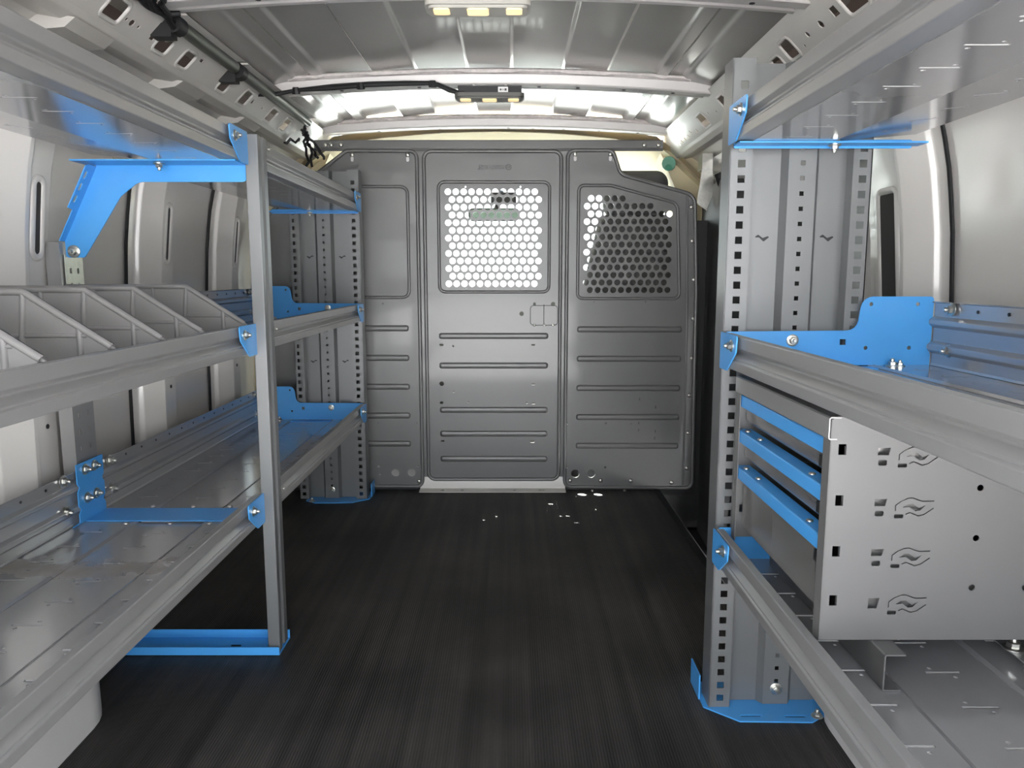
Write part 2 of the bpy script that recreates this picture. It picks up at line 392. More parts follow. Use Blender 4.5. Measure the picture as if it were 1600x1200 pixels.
SM = [(1.385, .036, .018, .020), (1.52, .030, -.008, 0), (1.50, .030, -.004, 0), (1.545, .030, -.004, 0), (1.605, .032, .016, .020), (1.82, .046, .016, .008), (2.19, .034, .016, .014), (2.27, .034, -.005, 0), (1.23, .03, -.01, 0), (2.6, .03, -.006, 0)]
def outer_skin(s, wall):
    m = MB(); pr = [(.935, .95), (.925, 1.05), (.89, 1.18), (.83, 1.29), (.76, 1.365), (.66, 1.41), (.60, 1.425)]
    m.loft([[Vector((XC+s*a, y, b)) for a, b in pr] for y in (-.35, 3.3)]); m.loft([[Vector((XC+s*(a+.006), y, b+.006)) for a, b in pr] for y in (-.35, 3.3)])
    m.build('outer_skin', 'raw_steel', wall)
outer_skin(-1, wl_); outer_skin(1, wr_)
rail_l = roof_rail(-1, wl_, SL, SM)
SR = [(1.40, .07, .034, .046), (1.70, .05, .034, .042), (1.785, .045, .024, .030), (2.20, .055, .032, .044), (2.44, .07, .032, .042), (1.0, .07, .034, .046), (.6, .07, .034, .044), (.3, .07, .034, .044)]
SMR = [(1.47, .036, .022, .020), (1.535, .033, -.009, 0), (1.60, .034, -.007, 0), (1.64, .020, -.004, 0), (2.30, .03, -.005, 0), (2.36, .040, -.005, 0), (1.95, .036, -.006, 0), (2.05, .03, .014, .012), (2.56, .02, .012, .012), (2.62, .03, .012, .012), (2.67, .022, .012, .012), (2.72, .022, .014, .014), (2.77, .022, .014, .014), (2.82, .022, .014, .014)]
rail_r = roof_rail(1, wr_, SR, SMR)

# sliding-door side beyond the shelving: dark trim, black seal and white frame
d = MB(); d.loft([[Vector((XC+wallx(z)+.03, y, z)) for z in ZW] for y in (1.80, 2.90)])
d.loft([[Vector((XC+wallx(z)+.05, y, z)) for z in ZW] for y in (1.80, 2.90)])
door1 = struct(d.build('door_1', 'black'))
d = MB()
for y0, y1, x in ((1.80, 2.02, .885),):
    d.loft([[Vector((XC+wallx(z)-.01+(0 if y0 < y < y1 else .035), y, z)) for z in ZW if z > .55] for y in (y0, y0+.02, y1-.02, y1)])
d.loft([[Vector((XC+wallx(z)-.012, y, z)) for z in ZW if z > 1.04] for y in (1.80, 2.9)])
d.build('door_frame', 'white_paint', door1)
d = MB(); d.tube([Vector((XC+wallx(z)-.055, 2.62+.06*math.sin((z-.1)*2.2), z)) for z in [x*.1-.15 for x in range(14)]], .026, 8); d.build('door_seal', 'rubber', door1)
d = MB(); d.prism([(.700, 2.60), (.80, 2.60), (.87, 2.95), (.72, 2.95)], XY(0), -.17, 1.12); d.box(.655, .90, 2.835, 2.86, -.19, 1.0); d.box(.50, .93, 2.83, 2.85, -.19, .0); d.build('pillar_trim_and_sun_block', 'black', door1, 0)  # trim, plus black boxes added behind the partition to block sun through the gap

# ------------------------------------------------------------------ roof: skin with long ribs, bows
def roofz(x):
    a = abs(x); base = 1.378-.045*(a/.62)**2
    st = [(0, 0), (.056, 0), (.068, .009), (.200, .009), (.212, 0), (.325, 0), (.337, .009), (.455, .009), (.467, 0), (.492, 0), (.505, .009), (.535, .009), (.548, -.002), (.70, -.012)]
    for (p, q), (r, t) in zip(st, st[1:]):
        if a <= r: return base+q+(t-q)*(a-p)/(r-p)
    return base
RX = sorted(set([sg*v for sg in (-1, 1) for v in (0, .03, .056, .060, .064, .068, .10, .15, .200, .204, .208, .212, .26, .325, .329, .333, .337, .40, .455, .459, .463, .467, .492, .496, .501, .505, .535, .541, .548, .60, .68)]))
r = MB(); r.loft([[Vector((XC+x, y, roofz(x))) for x in RX] for y in (-.35, .2, .9, 1.6, 2.3, 2.95)])
r.loft([[Vector((XC+x, y, roofz(x)+.02)) for x in RX] for y in (-.35, 2.95)])
ceil = struct(r.build('ceiling', 'roofskin', None, 50))
def bowz(x): return 1.332-.026*(x/.62)**2
BOWS = [.12, .83, 1.545, 2.265, 2.875]
for y in BOWS:
    sec = round_poly([(-.040, .036), (-.038, .026), (-.032, .004), (-.028, 0), (.004, 0), (.010, .014), (.030, .014), (.034, .006), (.05, .006), (.05, .022)], .003, 2, False)
    xs = [-.645+.043*i for i in range(31)]
    b = MB(); b.loft([[Vector((XC+x, y+a, bowz(x)+h)) for a, h in sec] for x in xs])
    bow = b.build('roof_bow', 'bow', ceil)
    b = MB(); b.loft([[Vector((XC+x, y-.05+a, bowz(x)+h)) for a, h in [(.010, .042), (-.002, .036), (-.004, .030-.004*(roofz(x) < 1.378-.045*(abs(x)/.62)**2+.004)), (.004, .025), (.012, .026)]] for x in [-.56+.02*i for i in range(57)]])
    b.build('sealant_bead', 'sealant', bow)
    for x in (-.42, -.2, .05, .14, .25, .38, .52):
        b = MB(); b.lathe([(.0055, 0), (.0055, .0012)], (XC+x, y-.008, bowz(x)-.0010), (0, 0, 1), 10); b.build('bow_hole', 'black', bow)

# ------------------------------------------------------------------ steel partition behind the seats
BY = 2.79
part = thing('partition', 'dark grey steel bulkhead partition with two perforated windows across the front of the van', 'partition', (XC, BY, 0))
F0 = XZ(BY)                       # panel face plane, thickness toward the camera
def grille_holes(x0, z0, nrow, poly, ncol=30, px=.0282, pz=.0271, r=.0113):
    out = []
    for i in range(nrow):
        for j in range(-ncol, ncol):
            x = x0+j*px+(.0143 if i % 2 else 0); z = z0-i*pz
            if all(pin((x+1.15*r*math.cos(t), z+1.15*r*math.sin(t)), poly) for t in (0, .8, 1.57, 2.4, 3.14, 3.9, 4.71, 5.5)): out.append(circ(x, z, r, 14))
    return out
def bead_ribs(parent, ribs, h=.0115):
    for x0, x1, z in ribs:
        q = MB(); rows = []
        # pressed rib: flat crown with rounded shoulders and round ends
        for k, (d, c) in enumerate([(0, 0), (.003, .004), (.006, .0055), (.0098, .0058)]):
            rows.append([F0(a, b, c+.0028) for a, b in rrect(x0+d, x1-d, z-h+d, z+h-d, max(.0005, h*.8-d), 4)])
        for rr in rows: rr.append(rr[0])
        q.loft(rows); q.add(rows[-1][:-1], [tuple(range(len(rows[-1])-1))]); q.build('pressed_rib', 'bulk', parent, 60)
def rim(parent, pts, r, name='rim', h=1.0):
    q = MB(); q.bead(pts, lambda a, b, c: F0(a, b, c+.0028), r, 6, h); q.build(name, 'bulk', parent, 70)
TH = .003
# door panel
door_out = rrect(-.319, .181, .036, 1.243, .032, 5)
door_win = rrect(-.263, .134, .742, 1.131, .022, 5)
gh = grille_holes(-.229, 1.097, 13, rrect(-.246, .116, .752, 1.118, .004, 2))
hd = [slot(-.259, .549, .016, .009), slot(.078, .549, .014, .007), circ(-.260, .405, .009), slot(.079, .404, .014, .007), circ(-.216, .544, .004), circ(-.216, .376, .004), slot(-.261, .334, .014, .010), circ(-.162, .337, .004), circ(.055, .334, .004), slot(.079, .332, .014, .007), slot(-.259, .189, .014, .007), slot(.076, .188, .018, .011), circ(-.114, .121, .005), circ(-.019, .121, .005), circ(.101, .121, .005), circ(.035, .663, .0085), circ(.082, .699, .006), circ(.150, .698, .0085)]
hd += [circ(x, z, .0032, 6) for x, z in ((-.166, 1.114), (.03, 1.114), (-.166, .752), (.029, .752))]
p = MB(); p.plate(door_out, gh+hd, F0, TH); dp = p.build('door_panel', 'bulk', part)
dp['label'] = 'middle panel with a square perforated window'
rim(dp, inset_poly(door_out, .006), .007); rim(dp, door_win, .006, 'window_rim')
bead_ribs(dp, [(-.268, .133, z) for z in (.582, .473, .307, .217, .121)])
q = MB(); q.bead(rrect(.067, .166, .621, .693, .012, 4), lambda a, b, c: F0(a, b, c+.0028), .0014, 4, .8); q.bead([(.1165, .624), (.1165, .697)], lambda a, b, c: F0(a, b, c+.0028), .0016, 4, .8, False); q.build('latch_knockout', 'black', dp)
for x, z in ((.082, .622), (.118, .621), (.150, .622)): bolt(dp, (x, BY-TH, z), (0, -1, 0), 'dome', .6)
# embossed maker's mark, seen from behind: mirrored letters and a round emblem
tcu = bpy.data.curves.new('emboss', 'FONT'); tcu.body = 'ADRIAN STEEL'; tcu.size = .0185; tcu.extrude = .0012; tcu.bevel_depth = .0006; tcu.bevel_resolution = 1; tcu.align_x = 'CENTER'; tcu.resolution_u = 2
tob = bpy.data.objects.new('emboss_tmp', tcu); C.objects.link(tob)
tme = bpy.data.meshes.new_from_object(tob.evaluated_get(bpy.context.evaluated_depsgraph_get())); bpy.data.objects.remove(tob)
xs_ = [v.co.x for v in tme.vertices]; wdt = max(xs_)-min(xs_)
for v in tme.vertices: v.co = Vector((-.075-v.co.x*(.094/wdt), BY-TH-.0006-v.co.z, 1.176+v.co.y))
tme.flip_normals(); tme.materials.clear(); tme.materials.append(MATS['bulk']); link('embossed_lettering', tme, dp)
q = MB(); q.bead(circ(-.0125, 1.183, .0095, 16), lambda a, b, c: F0(a, b, c+.0028), .0016, 4); q.bead([(-.018, 1.180), (-.014, 1.186), (-.011, 1.180), (-.007, 1.186)], lambda a, b, c: F0(a, b, c+.0028), .0014, 4, 1, False); q.build('embossed_emblem', 'bulk', dp)
# right panel
rp_out = round_poly([(.191, .006), (.191, 1.247), (.362, 1.247), (.392, 1.163), (.660, 1.090), (.676, .75), (.684, .002)], [.03, .032, .03, .03, .05, .05, .03], 5)
rwin = round_poly([(.238, .718), (.238, 1.119), (.352, 1.119), (.592, 1.056), (.609, .718)], [.02, .02, .03, .03, .02], 4)
gh = grille_holes(.283, 1.074, 13, round_poly([(.250, .728), (.250, 1.094), (.425, 1.096), (.428, 1.066), (.580, 1.055), (.592, .728)], .004, 2))
hr = [circ(.204, .256, .005), circ(.350, .256, .005), circ(.444, .255, .003), slot(.472, .257, .005, .010), slot(.473, .347, .005, .012), slot(.533, .317, .005, .012), slot(.472, .23, .005, .010), slot(.534, .226, .005, .012), slot(.533, .2, .005, .011), circ(.533, .169, .0035), circ(.314, .17, .0045), circ(.388, .17, .0035), circ(.203, .089, .0045), circ(.350, .088, .0045), circ(.238, .064, .0155, 16), circ(.297, .064, .0155, 16), circ(.299, .706, .003), circ(.487, .706, .003)]
hr += [circ(x, .606, .0025, 6) for x in (.315, .388, .462, .538)]
p = MB(); p.plate(rp_out, gh+hr, F0, TH); rp = p.build('wing_panel', 'bulk', part); rp['label'] = 'passenger-side panel with a sloped shoulder and perforated window'
rim(rp, inset_poly(rp_out, .007), .007); rim(rp, rwin, .006, 'window_rim')
bead_ribs(rp, [(.238, .622, z) for z in (.606, .498, .389, .280, .171)])
q = MB(); q.bead([(.625, 1.095), (.640, .60), (.643, .02)], lambda a, b, c: F0(a, b, c+.0028), .004, 6, 1, False); q.build('side_crease', 'bulk', rp, 70)
for x, z in ((.224, 1.227), (.349, 1.227), (.642, 1.044), (.649, .924), (.659, .786), (.661, .645), (.661, .50), (.657, .362), (.656, .22), (.656, .085), (.219, .037), (.333, .037), (.446, .037), (.60, .03)): bolt(rp, (x, BY-TH, z), (0, -1, 0), 'dome')
for x in (.224, .349):
    q = MB(); q.plate(slot(x, 1.212, .010, .018), [], lambda a, b, c: F0(a, b, c+.003), .0008); q.build('bolt_slot', 'white_paint', rp, 0)
# left panel
lp_out = round_poly([(-.925, .010), (-.925, .98), (-.80, 1.09), (-.59, 1.245), (-.331, 1.245), (-.329, .008)], [.03, .05, .05, .03, .032, .03], 5)
lwin = rrect(-.70, -.373, .722, 1.115, .025, 4)
hl = [circ(-.438, .067, .0145, 16), circ(-.378, .067, .0145, 16), circ(-.355, .257, .003), circ(-.499, .257, .003), circ(-.498, .144, .004), circ(-.501, .091, .004), circ(-.497, .06, .003), circ(-.353, .093, .004), circ(-.47, .70, .0035), circ(-.47, .61, .003)]
p = MB(); p.plate(lp_out, hl, F0, TH); lp = p.build('wing_panel', 'bulk', part); lp['label'] = 'driver-side solid panel with a blank pressed window outline'
rim(lp, inset_poly(lp_out, .007), .007); rim(lp, lwin, .006, 'window_rim')
bead_ribs(lp, [(-.70, -.377, z) for z in (.610, .501, .394, .286, .179)])
for x, z in ((-.567, 1.225), (-.37, 1.225), (-.35, .035), (-.60, .035)): bolt(lp, (x, BY-TH, z), (0, -1, 0), 'dome')
for x in (-.567, -.37):
    q = MB(); q.plate(slot(x, 1.210, .010, .018), [], lambda a, b, c: F0(a, b, c+.003), .0008); q.build('bolt_slot', 'white_paint', lp, 0)
# header bar, seam channel, sill
q = MB(); q.strip(round_poly([(BY+.022, 1.276), (BY-.004, 1.276), (BY-.004, 1.249), (BY+.001, 1.238)], .004, 3, False), .002, lambda a, b, c: Vector((c, a, b)), -.70, .535); hb = q.build('header_bar', 'bulk', part)
for x in (.468, .518, -.66, -.64, -.605): bolt(hb, (x, BY-.006, 1.258), (0, -1, 0), 'dome')
for xa, xb in ((-.3285, -.3195), (.1815, .1905)):
    q = MB(); q.box(xa-.012, xb+.012, BY+.002, BY+.006, .02, 1.25); q.build('seam_channel', 'bulk', part, 0)
q = MB(); q.strip([(BY-.050, .004), (BY-.004, .006), (BY-.002, .036), (BY+.003, .05)], .002, lambda a, b, c: Vector((c, a, b)), -.345, .20); sl_ = q.build('sill_plate', 'railpaint', part)
q = MB(); q.box(.19, .69, BY+.006, BY+.009, -.02, .03); q.box(-.92, -.33, BY+.006, BY+.009, -.02, .03); q.build('sun_leak_block', 'rubber', part, 0)  # strips added behind the panels to stop sun leaking under them
for x in (-.259, -.185, .01, .105, .118, .30, .42): bolt(part, (x, BY-.03, .006), (0, -.3, 1), 'dome', .8)
q = MB(); q.prism([(.655, 1.055), (.672, 1.20), (.70, 1.215), (.715, 1.10), (.690, 1.03)], lambda a, b, c: Vector((a, c, b)), BY-.03, BY-.026); q.box(.668, .705, BY-.034, BY+.03, 1.17, 1.225); q.build('corner_bracket', 'zinc', part, 0)

# ------------------------------------------------------------------ shelving
ZS = [.297, .647, 1.018]                 # shelf deck heights
LIP = .056
def tray(parent, s, xf, y0, y1, z, depth, top=False, dm='deck'):
    """one pressed shelf tray; s=+1 opens to the right wall, -1 to the left wall"""
    FX = lambda a, b, c: Vector((xf+s*a, c, z+b))
    m = MB()
    m.strip(round_poly([(.014, .050), (.014, LIP), (0, LIP), (0, .0365), (.0085, .0315), (.0085, .0285), (-.002, .0195), (.0005, .0175), (-.0035, .0150), (-.0035, 0), (.03, 0)], .0020, 3, False), .0016, FX, y0, y1)
    tr = m.build('shelf_tray', 'tray', parent, 42)
    def deck(a0, a1, za, zb, rows, last=False):
        holes = []
        yy = y1-.07
        while yy > y0+.05:
            for rr in rows:
                holes += [sq(rr, yy, .044, .0042), circ(rr-.012, yy+.011, .0030, 6), circ(rr+.010, yy-.011, .0030, 6)]
            yy -= .08
        k = (zb-za)/(a1-a0)
        mm = MB(); mm.plate([(a0, y0), (a1, y0), (a1, y1), (a0, y1)], holes, lambda a, b, c: Vector((xf+s*a, b, z+za+(a-a0)*k-c)), .0014)
        return mm
    d = MB()
    if top:
        for mm in (deck(.026, .158, 0, 0, [.085]), deck(.160, depth, .003, .016, [.238])): d.add(mm.v, mm.f)
        d.strip([(.157, 0), (.158, .004), (.162, .0035)], .0014, FX, y0, y1)
        d.strip([(depth-.001, .016), (depth, .028)], .0014, FX, y0, y1)
    else:
        for mm in (deck(.026, .110, 0, 0, [.070]), deck(.116, .255, -.003, -.003, [.19]), deck(.261, depth, 0, 0, [.315])): d.add(mm.v, mm.f)
        d.strip([(.110, 0), (.116, -.003)], .0014, FX, y0, y1); d.strip([(.255, -.003), (.261, 0)], .0014, FX, y0, y1)
        D = depth
        lipm = MB(); lipm.strip(round_poly([(D-.002, 0), (D, .004), (D, .022), (D-.008, .028), (D-.008, .036), (D, .042), (D, .066), (D-.008, .072), (D-.008, .078), (D, .084), (D, .108), (D-.006, .110)], .002, 2, False), .0014, FX, y0, y1); lipm.build('back_lip', 'deck', tr, 42)
    d.build('shelf_deck', dm, tr, 42)
    if not top:
        yy = y0+.04
        while yy < y1-.03:
            q = MB(); q.lathe([(.0028, 0), (.0028, .0015)], (xf+s*(depth-.002), yy, z+.097), (-s, 0, 0), 6); q.build('lip_hole', 'black', tr); yy += .075
    return tr
def front_tab(parent, s, xf, yend, z, dirn):
    """blue clip that wraps the end of a shelf's front lip; dirn=-1 runs toward the camera from yend"""
    L = .095*dirn
    pts = round_poly([(yend, -.004), (yend+L*.45, -.004), (yend+L*.95, .030), (yend+L, LIP+.002), (yend, LIP+.002)], [.002, .006, .004, .006, .002], 3)
    m = MB(); m.plate([(a, z+b) for a, b in pts], [], YZ(xf-s*.0042, -s), .0022)
    t = m.build('end_clip', 'blue', parent)
    bolt(t, (xf-s*.0064, yend+L*.72, z+.040), (-s, 0, 0), 'hex', .95)
def end_bracket(parent, s, xf, y, z, depth, top=False):
    FX = lambda a, b, c: Vector((xf+s*a, y-c, z+b))
    m = MB()
    if top:
        m.plate(round_poly([(.004, -.008), (.30, -.008), (.30, .006), (.004, .006)], .003, 2), [], FX, .0022)
        m.box(min(xf+s*.004, xf+s*.31), max(xf+s*.004, xf+s*.31), y-.036, y-.001, z-.0045, z-.0018)
        b = m.build('end_bracket', 'blue', parent, 0); bolt(b, (xf+s*.165, y-.018, z-.0045), (0, 0, -1)); bolt(b, (xf+s*.165, y-.018, z+.001), (0, 0, 1), 'hex', .8)
    else:
        pts = round_poly([(.004, 0), (depth-.003, 0), (depth-.003, .020), (depth-.010, .030), (depth-.010, .036), (depth-.003, .042), (depth-.003, .066), (depth-.010, .075), (depth-.003, .084), (depth-.003, .118), (depth-.125, .118), (depth-.132, .060), (.004, LIP+.002)], [0, 0, .003, .003, .003, .003, .003, .003, .003, .006, .02, .02, .003], 4)
        holes = [sq(depth-.155, .040, .010), circ(depth-.11, .105, .0035), circ(depth-.03, .105, .0035), circ(depth-.115, .030, .0035), circ(depth-.04, .030, .0035)]
        m.plate(pts, holes, FX, .0022)
        m.box(min(xf+s*.02, xf+s*(depth-.01)), max(xf+s*.02, xf+s*(depth-.01)), y-.034, y, z-.0042, z-.0018)
        b = m.build('end_bracket', 'blue', parent, 0)
        bolt(b, (xf+s*.118, y-.0022, z+.043), (0, -1, 0)); bolt(b, (xf+s*(depth-.075), y-.018, z), (0, 0, 1)); bolt(b, (xf+s*(depth-.062), y-.018, z), (0, 0, 1), 'hex', .8)
        for dz in (.030, .098): bolt(b, (xf+s*(depth-.004), y-.06, z+dz), (-s, 0, 0), 'hex', 1.05)
def column(parent, s, xf, y, H=1.157):
    """pressed end column: two flanges with square holes, folded web with a raised middle pad"""
    w = .24; FX = lambda a, b, c: Vector((xf+s*a, y+c, b))
    pitch = .0254; n = int((H-.03)/pitch)
    c = MB()
    for a0, a1 in ((0, .038), (w-.032, w)):
        holes = [sq((a0+a1)/2+.001, .022+pitch*i, .0125) for i in range(n)]
        c.plate([(a0, .004), (a1, .004), (a1, H), (a0, H)], holes, FX, .0018)
    PX = lambda a, b, h: Vector((xf+s*a, y+b, h))
    c.strip([(.0009, .0), (.0009, .050)], .0018, PX, .004, H)                      # side facing the aisle
    c.strip([(w, .0), (w, .050)], .0018, PX, .004, H)
    col = c.build('end_column', 'column', parent, 30)
    web = MB()
    web.strip([(.038, 0), (.0385, .024), (.094, .024), (.103, .010)], .0016, PX, .004, H-.003)
    web.strip([(.150, .010), (.159, .024), (.196, .024), (w-.0325, .026), (w-.032, 0)], .0016, PX, .004, H-.003)
    holes = [sq(.127, .05+.0254*i, .0075) for i in range(int((H-.06)/.0254))]
    web.plate([(.103, .004), (.150, .004), (.150, H-.003), (.103, H-.003)], holes, lambda a, b, c: FX(a, b, .010+c), .0016)
    web.build('web', 'column', col, 30)
    for zz in (.865, .50):
        for a in (.066, .178):
            q = MB(); q.plate(round_poly([(a-.013, zz+.001), (a-.006, zz+.006), (a+.002, zz), (a+.010, zz+.003), (a+.014, zz+.002), (a+.004, zz-.006), (a-.004, zz+.001)], .001, 2), [], lambda u, v, c: FX(u, v, .0225+c), .001); q.build('lance_cut', 'black', col, 0)
    # blue foot plate
    b = MB()
    b.plate(round_poly([(-.010, .002), (.045, -.045), (.175, -.048), (.215, -.020), (.215, .09), (-.010, .09)], .004, 2), [slot(.07, -.028, .04, .006, 3), slot(.15, -.030, .04, .006, 3)], lambda u, v, c: Vector((xf+s*u, y+v, .001+c)), .0025)
    b.box(min(xf-s*.012, xf-s*.0095), max(xf-s*.012, xf-s*.0095), y+.03, y+.095, .001, .05)
    ft = b.build('foot_plate', 'blue', col, 0)
    bolt(ft, (xf+s*.19, y-.03, .0035), (0, 0, 1)); bolt(ft, (xf+s*.127, y+.010, .035), (0, -1, 0), 'hex', 1.1)
    return col
XL, XR, YJ = -.520, .365, 1.530
# right-hand unit
ur = thing('shelving_unit', 'grey steel shelving along the right wall, carrying the drawer cabinet', 'shelving unit', (.54, .7, 0), 'bolted steel van shelving units')
for i, z in enumerate(ZS):
    dp_ = .36 if i < 2 else .305
    tray(ur, 1, XR, .02, 1.309, z, dp_, i == 2)
    end_bracket(ur, 1, XR, 1.312, z, dp_, i == 2); front_tab(ur, 1, XR, 1.308, z, -1)
column(ur, 1, XR+.002, 1.322)
for zz in (.60,):
    bolt(ur, (.66, .93, ZS[1]+.001), (0, 0, 1), 'hex', 1.2)
# far left unit
uf = thing('shelving_unit', 'far left steel shelving between the aisle post and the partition', 'shelving unit', (-.70, 2.1, 0), 'bolted steel van shelving units')
for i, z in enumerate(ZS):
    dp_ = .372 if i < 2 else .295
    tray(uf, -1, XL, 1.600, 2.649, z, dp_, i == 2)
    end_bracket(uf, -1, XL, 2.652, z, dp_, i == 2); front_tab(uf, -1, XL, 2.648, z, -1); front_tab(uf, -1, XL, 1.590, z, .55)
column(uf, -1, XL-.003, 2.662)
for z in ZS[:2]:
    for dz in (.100, .036): bolt(uf, (XL-.372+.003, 1.640, z+dz), (1, 0, 0), 'hex', 1.2)
# near left unit, with the aisle post, foot channel and back upright at the joint
un = thing('shelving_unit', 'near left steel shelving with dusty bottom tray, in front of the aisle post', 'shelving unit', (-.70, .8, 0), 'bolted steel van shelving units')
for i, z in enumerate(ZS):
    dp_ = .372 if i < 2 else .295
    tray(un, -1, XL, .02, 1.524, z, dp_, i == 2, 'deck_dusty' if i == 0 else 'deck'); front_tab(un, -1, XL, 1.530, z, -1)
m = MB()
PX = lambda a, b, h: Vector((a, b, h))
m.strip(round_poly([(-.508, YJ+.010), (-.520, YJ+.010), (-.520, YJ), (-.4945, YJ), (-.4945, YJ+.016), (-.4995, YJ+.020), (-.4995, YJ+.030), (-.4945, YJ+.034), (-.4945, YJ+.056), (-.520, YJ+.056)], .0018, 3, False), .0018, PX, .008, 1.072)
post = m.build('aisle_post', 'column', un, 42)
m = MB(); FXp = lambda a, b, c: Vector((c, a, b))
m.strip(round_poly([(1.520, .020), (1.520, .0015), (1.600, .0015), (1.600, .022)], .002, 2, False), .002, FXp, -.86, -.494)
fc = m.build('foot_channel', 'blue', un)
for x in (-.60, -.52):
    q = MB(); q.plate(slot(x, 1.56, .022, .006, 3), [], XY(.0036), .0008); q.build('slot', 'black', fc, 0)
m = MB()
hl_ = [slot(yy, zz, .006, .012, 3) for zz in [.06+.035*i for i in range(18)] for yy in (1.546, 1.580)]
m.plate([(1.526, .004), (1.600, .004), (1.600, .866), (1.526, .866)], hl_, YZ(-.893, -1), .0018)
m.box(-.921, -.893, 1.524, 1.526, .004, .866); m.box(-.921, -.893, 1.600, 1.602, .004, .866)
up = m.build('back_upright', 'tray', un, 0)
m = MB(); m.plate([(1.534, .66), (1.596, .66), (1.596, .842), (1.534, .842)], [sq(yy, zz, .007, .011) for yy in (1.551, 1.577) for zz in (.72, .75, .78, .81)], YZ(-.8905, 1), .002); m.build('splice_plate', 'galv', up, 0)
# blue arm bracket carrying the top shelf
arm = round_poly([(-.523, .985), (-.523, 1.017), (-.815, 1.017), (-.889, .868), (-.889, .836), (-.852, .836), (-.772, .955), (-.735, .983), (-.53, .983)], [.004, .001, .004, .006, .006, .006, .012, .03, .008], 5)
m = MB(); m.plate(arm, [], XZ(YJ+.012), .0025); ab = m.build('arm_bracket', 'blue', un, 0)
m = MB(); m.box(-.832, -.520, YJ-.055, YJ+.012, 1.0145, 1.0170)
dv = (Vector((-.889, 0, .868))-Vector((-.815, 0, 1.012))); dl = dv.length; dv.normalize()
pa = Vector((-.815, YJ+.012, 1.012))
fmA = lambda a, b, c: pa+dv*a+Vector((0, -1, 0))*b+Vector((-.89, 0, .46))*(-c)*-1
m.plate([(0, 0), (dl, 0), (dl, .020), (.095, .020), (.092, .038), (.004, .038), (0, .030)], [slot(x, .027, .017, .009, 3) for x in (.022, .047, .072)], fmA, .0022)
m.build('arm_flange', 'blue', ab, 0)
bolt(ab, (-.68, YJ-.018, 1.0145), (0, 0, -1)); bolt(ab, (-.68, YJ-.018, 1.020), (0, 0, 1)); bolt(ab, (-.872, YJ+.009, .848), (0, -1, 0), 'hex', 1.2)
# blue joint brackets between the lower trays
for z in ZS[:2]:
    m = MB(); D = .372; xb = XL-D
    m.plate(round_poly([(1.452, z+.001), (1.600, z+.001), (1.600, z+.020), (1.592, z+.029), (1.600, z+.038), (1.600, z+.066), (1.592, z+.075), (1.600, z+.084), (1.600, z+.124), (1.500, z+.124), (1.500, z+.084), (1.508, z+.075), (1.500, z+.066), (1.500, z+.038), (1.508, z+.029), (1.500, z+.020), (1.500, z+.004)], .002, 2), [], YZ(xb+.009, 1), .0022)
    m.box(xb+.012, XL-.012, 1.518, 1.604, z+.0006, z+.0026)
    jb = m.build('joint_bracket', 'blue', un, 0)
    for yy in (1.530, 1.565):
        for dz in (.048, .108): bolt(jb, (xb+.011, yy, z+dz), (1, 0, 0), 'hex', 1.1)
    for yy, dz in ((1.465, .100), (1.465, .036)): bolt(jb, (xb+.003, yy, z+dz), (1, 0, 0), 'hex', 1.2)
    for x in (-.62, -.70, -.79):
        for yy in (1.505, 1.62): bolt(jb, (x, yy, z+.0005), (0, 0, 1), 'dome', .7)

# ------------------------------------------------------------------ drawer cabinet on the right-hand shelving
CX, CY0, CY1, CZ0, CZ1 = .386, .905, 1.292,   .346, .650
cab = thing('drawer_cabinet', 'grey steel drawer cabinet with three blue drawer pulls between the right-hand shelves', 'drawer cabinet', (.55, 1.1, CZ0))
def hand_cut(x, z):           # open-hand shaped lances pressed in the side panel
    return None
hc = []
for zz in (.591, .527, .462, .398): hc.append(sq(.4015, zz, .0095, .0135))
for zz in (.543, .479, .415): hc += [circ(.5735, zz, .0042, 12), circ(.640, zz, .0042, 12)]
for k, zz in enumerate((.583, .519, .455, .394)):
    if k == 3: hc.append([(.4455, zz-.0065), (.4565, zz-.0065), (.4595, zz+.007), (.4455, zz+.007)])
    else: hc += [[(.445, zz+.001), (.4585, zz+.001), (.4605, zz+.010), (.445, zz+.010)], rrect(.446, .457, zz-.012, zz-.005, .002, 2)]
    z = zz-.001
    # upper arc (thin cut), lower cuff with notch, middle wave
    def thin(pts, w):
        a = []; b = []
        for i, p_ in enumerate(pts):
            q0 = Vector(pts[max(0, i-1)]); q1 = Vector(pts[min(len(pts)-1, i+1)]); t = (q1-q0).normalized(); n_ = Vector((-t.y, t.x))*w
            a.append(tuple(Vector(p_)+n_)); b.append(tuple(Vector(p_)-n_))
        return a+b[::-1]
    hc.append(thin([(.4712, z-.004), (.4712, z+.003), (.478, z+.0085), (.486, z+.012), (.492, z+.0125), (.498, z+.010), (.504, z+.008), (.518, z+.0085)], .0007))
    hc.append(rrect(.4700, .4815, z-.0135, z-.0085, .0015, 2))
    hc.append(thin([(.484, z-.0085), (.489, z-.006), (.494, z-.008), (.500, z-.0105), (.507, z-.0085), (.518, z-.0005)], .0007))
    hc.append([(.4800, z), (.4860, z+.0045), (.4925, z+.0050), (.5000, z-.0005), (.5080, z+.0030), (.5020, z-.0035), (.4960, z-.0045), (.4880, z+.0010)])
m = MB()
m.plate(round_poly([(CX, CZ0), (.745, CZ0), (.745, CZ1-.02), (CX, CZ1-.02)], [.002, .002, .002, .006], 3), hc, lambda a, b, c: Vector((a, CY0+c, b)), .0016)
m.strip(round_poly([(CY0, 0), (CY0-.0003, -.0), (CY0+.016, -.0)], 0, 2, False), .0016, lambda a, b, c: Vector((CX-b, a, c)), CZ0, CZ1-.022)
sp = m.build('side_panel', 'cabinet', cab, 30)
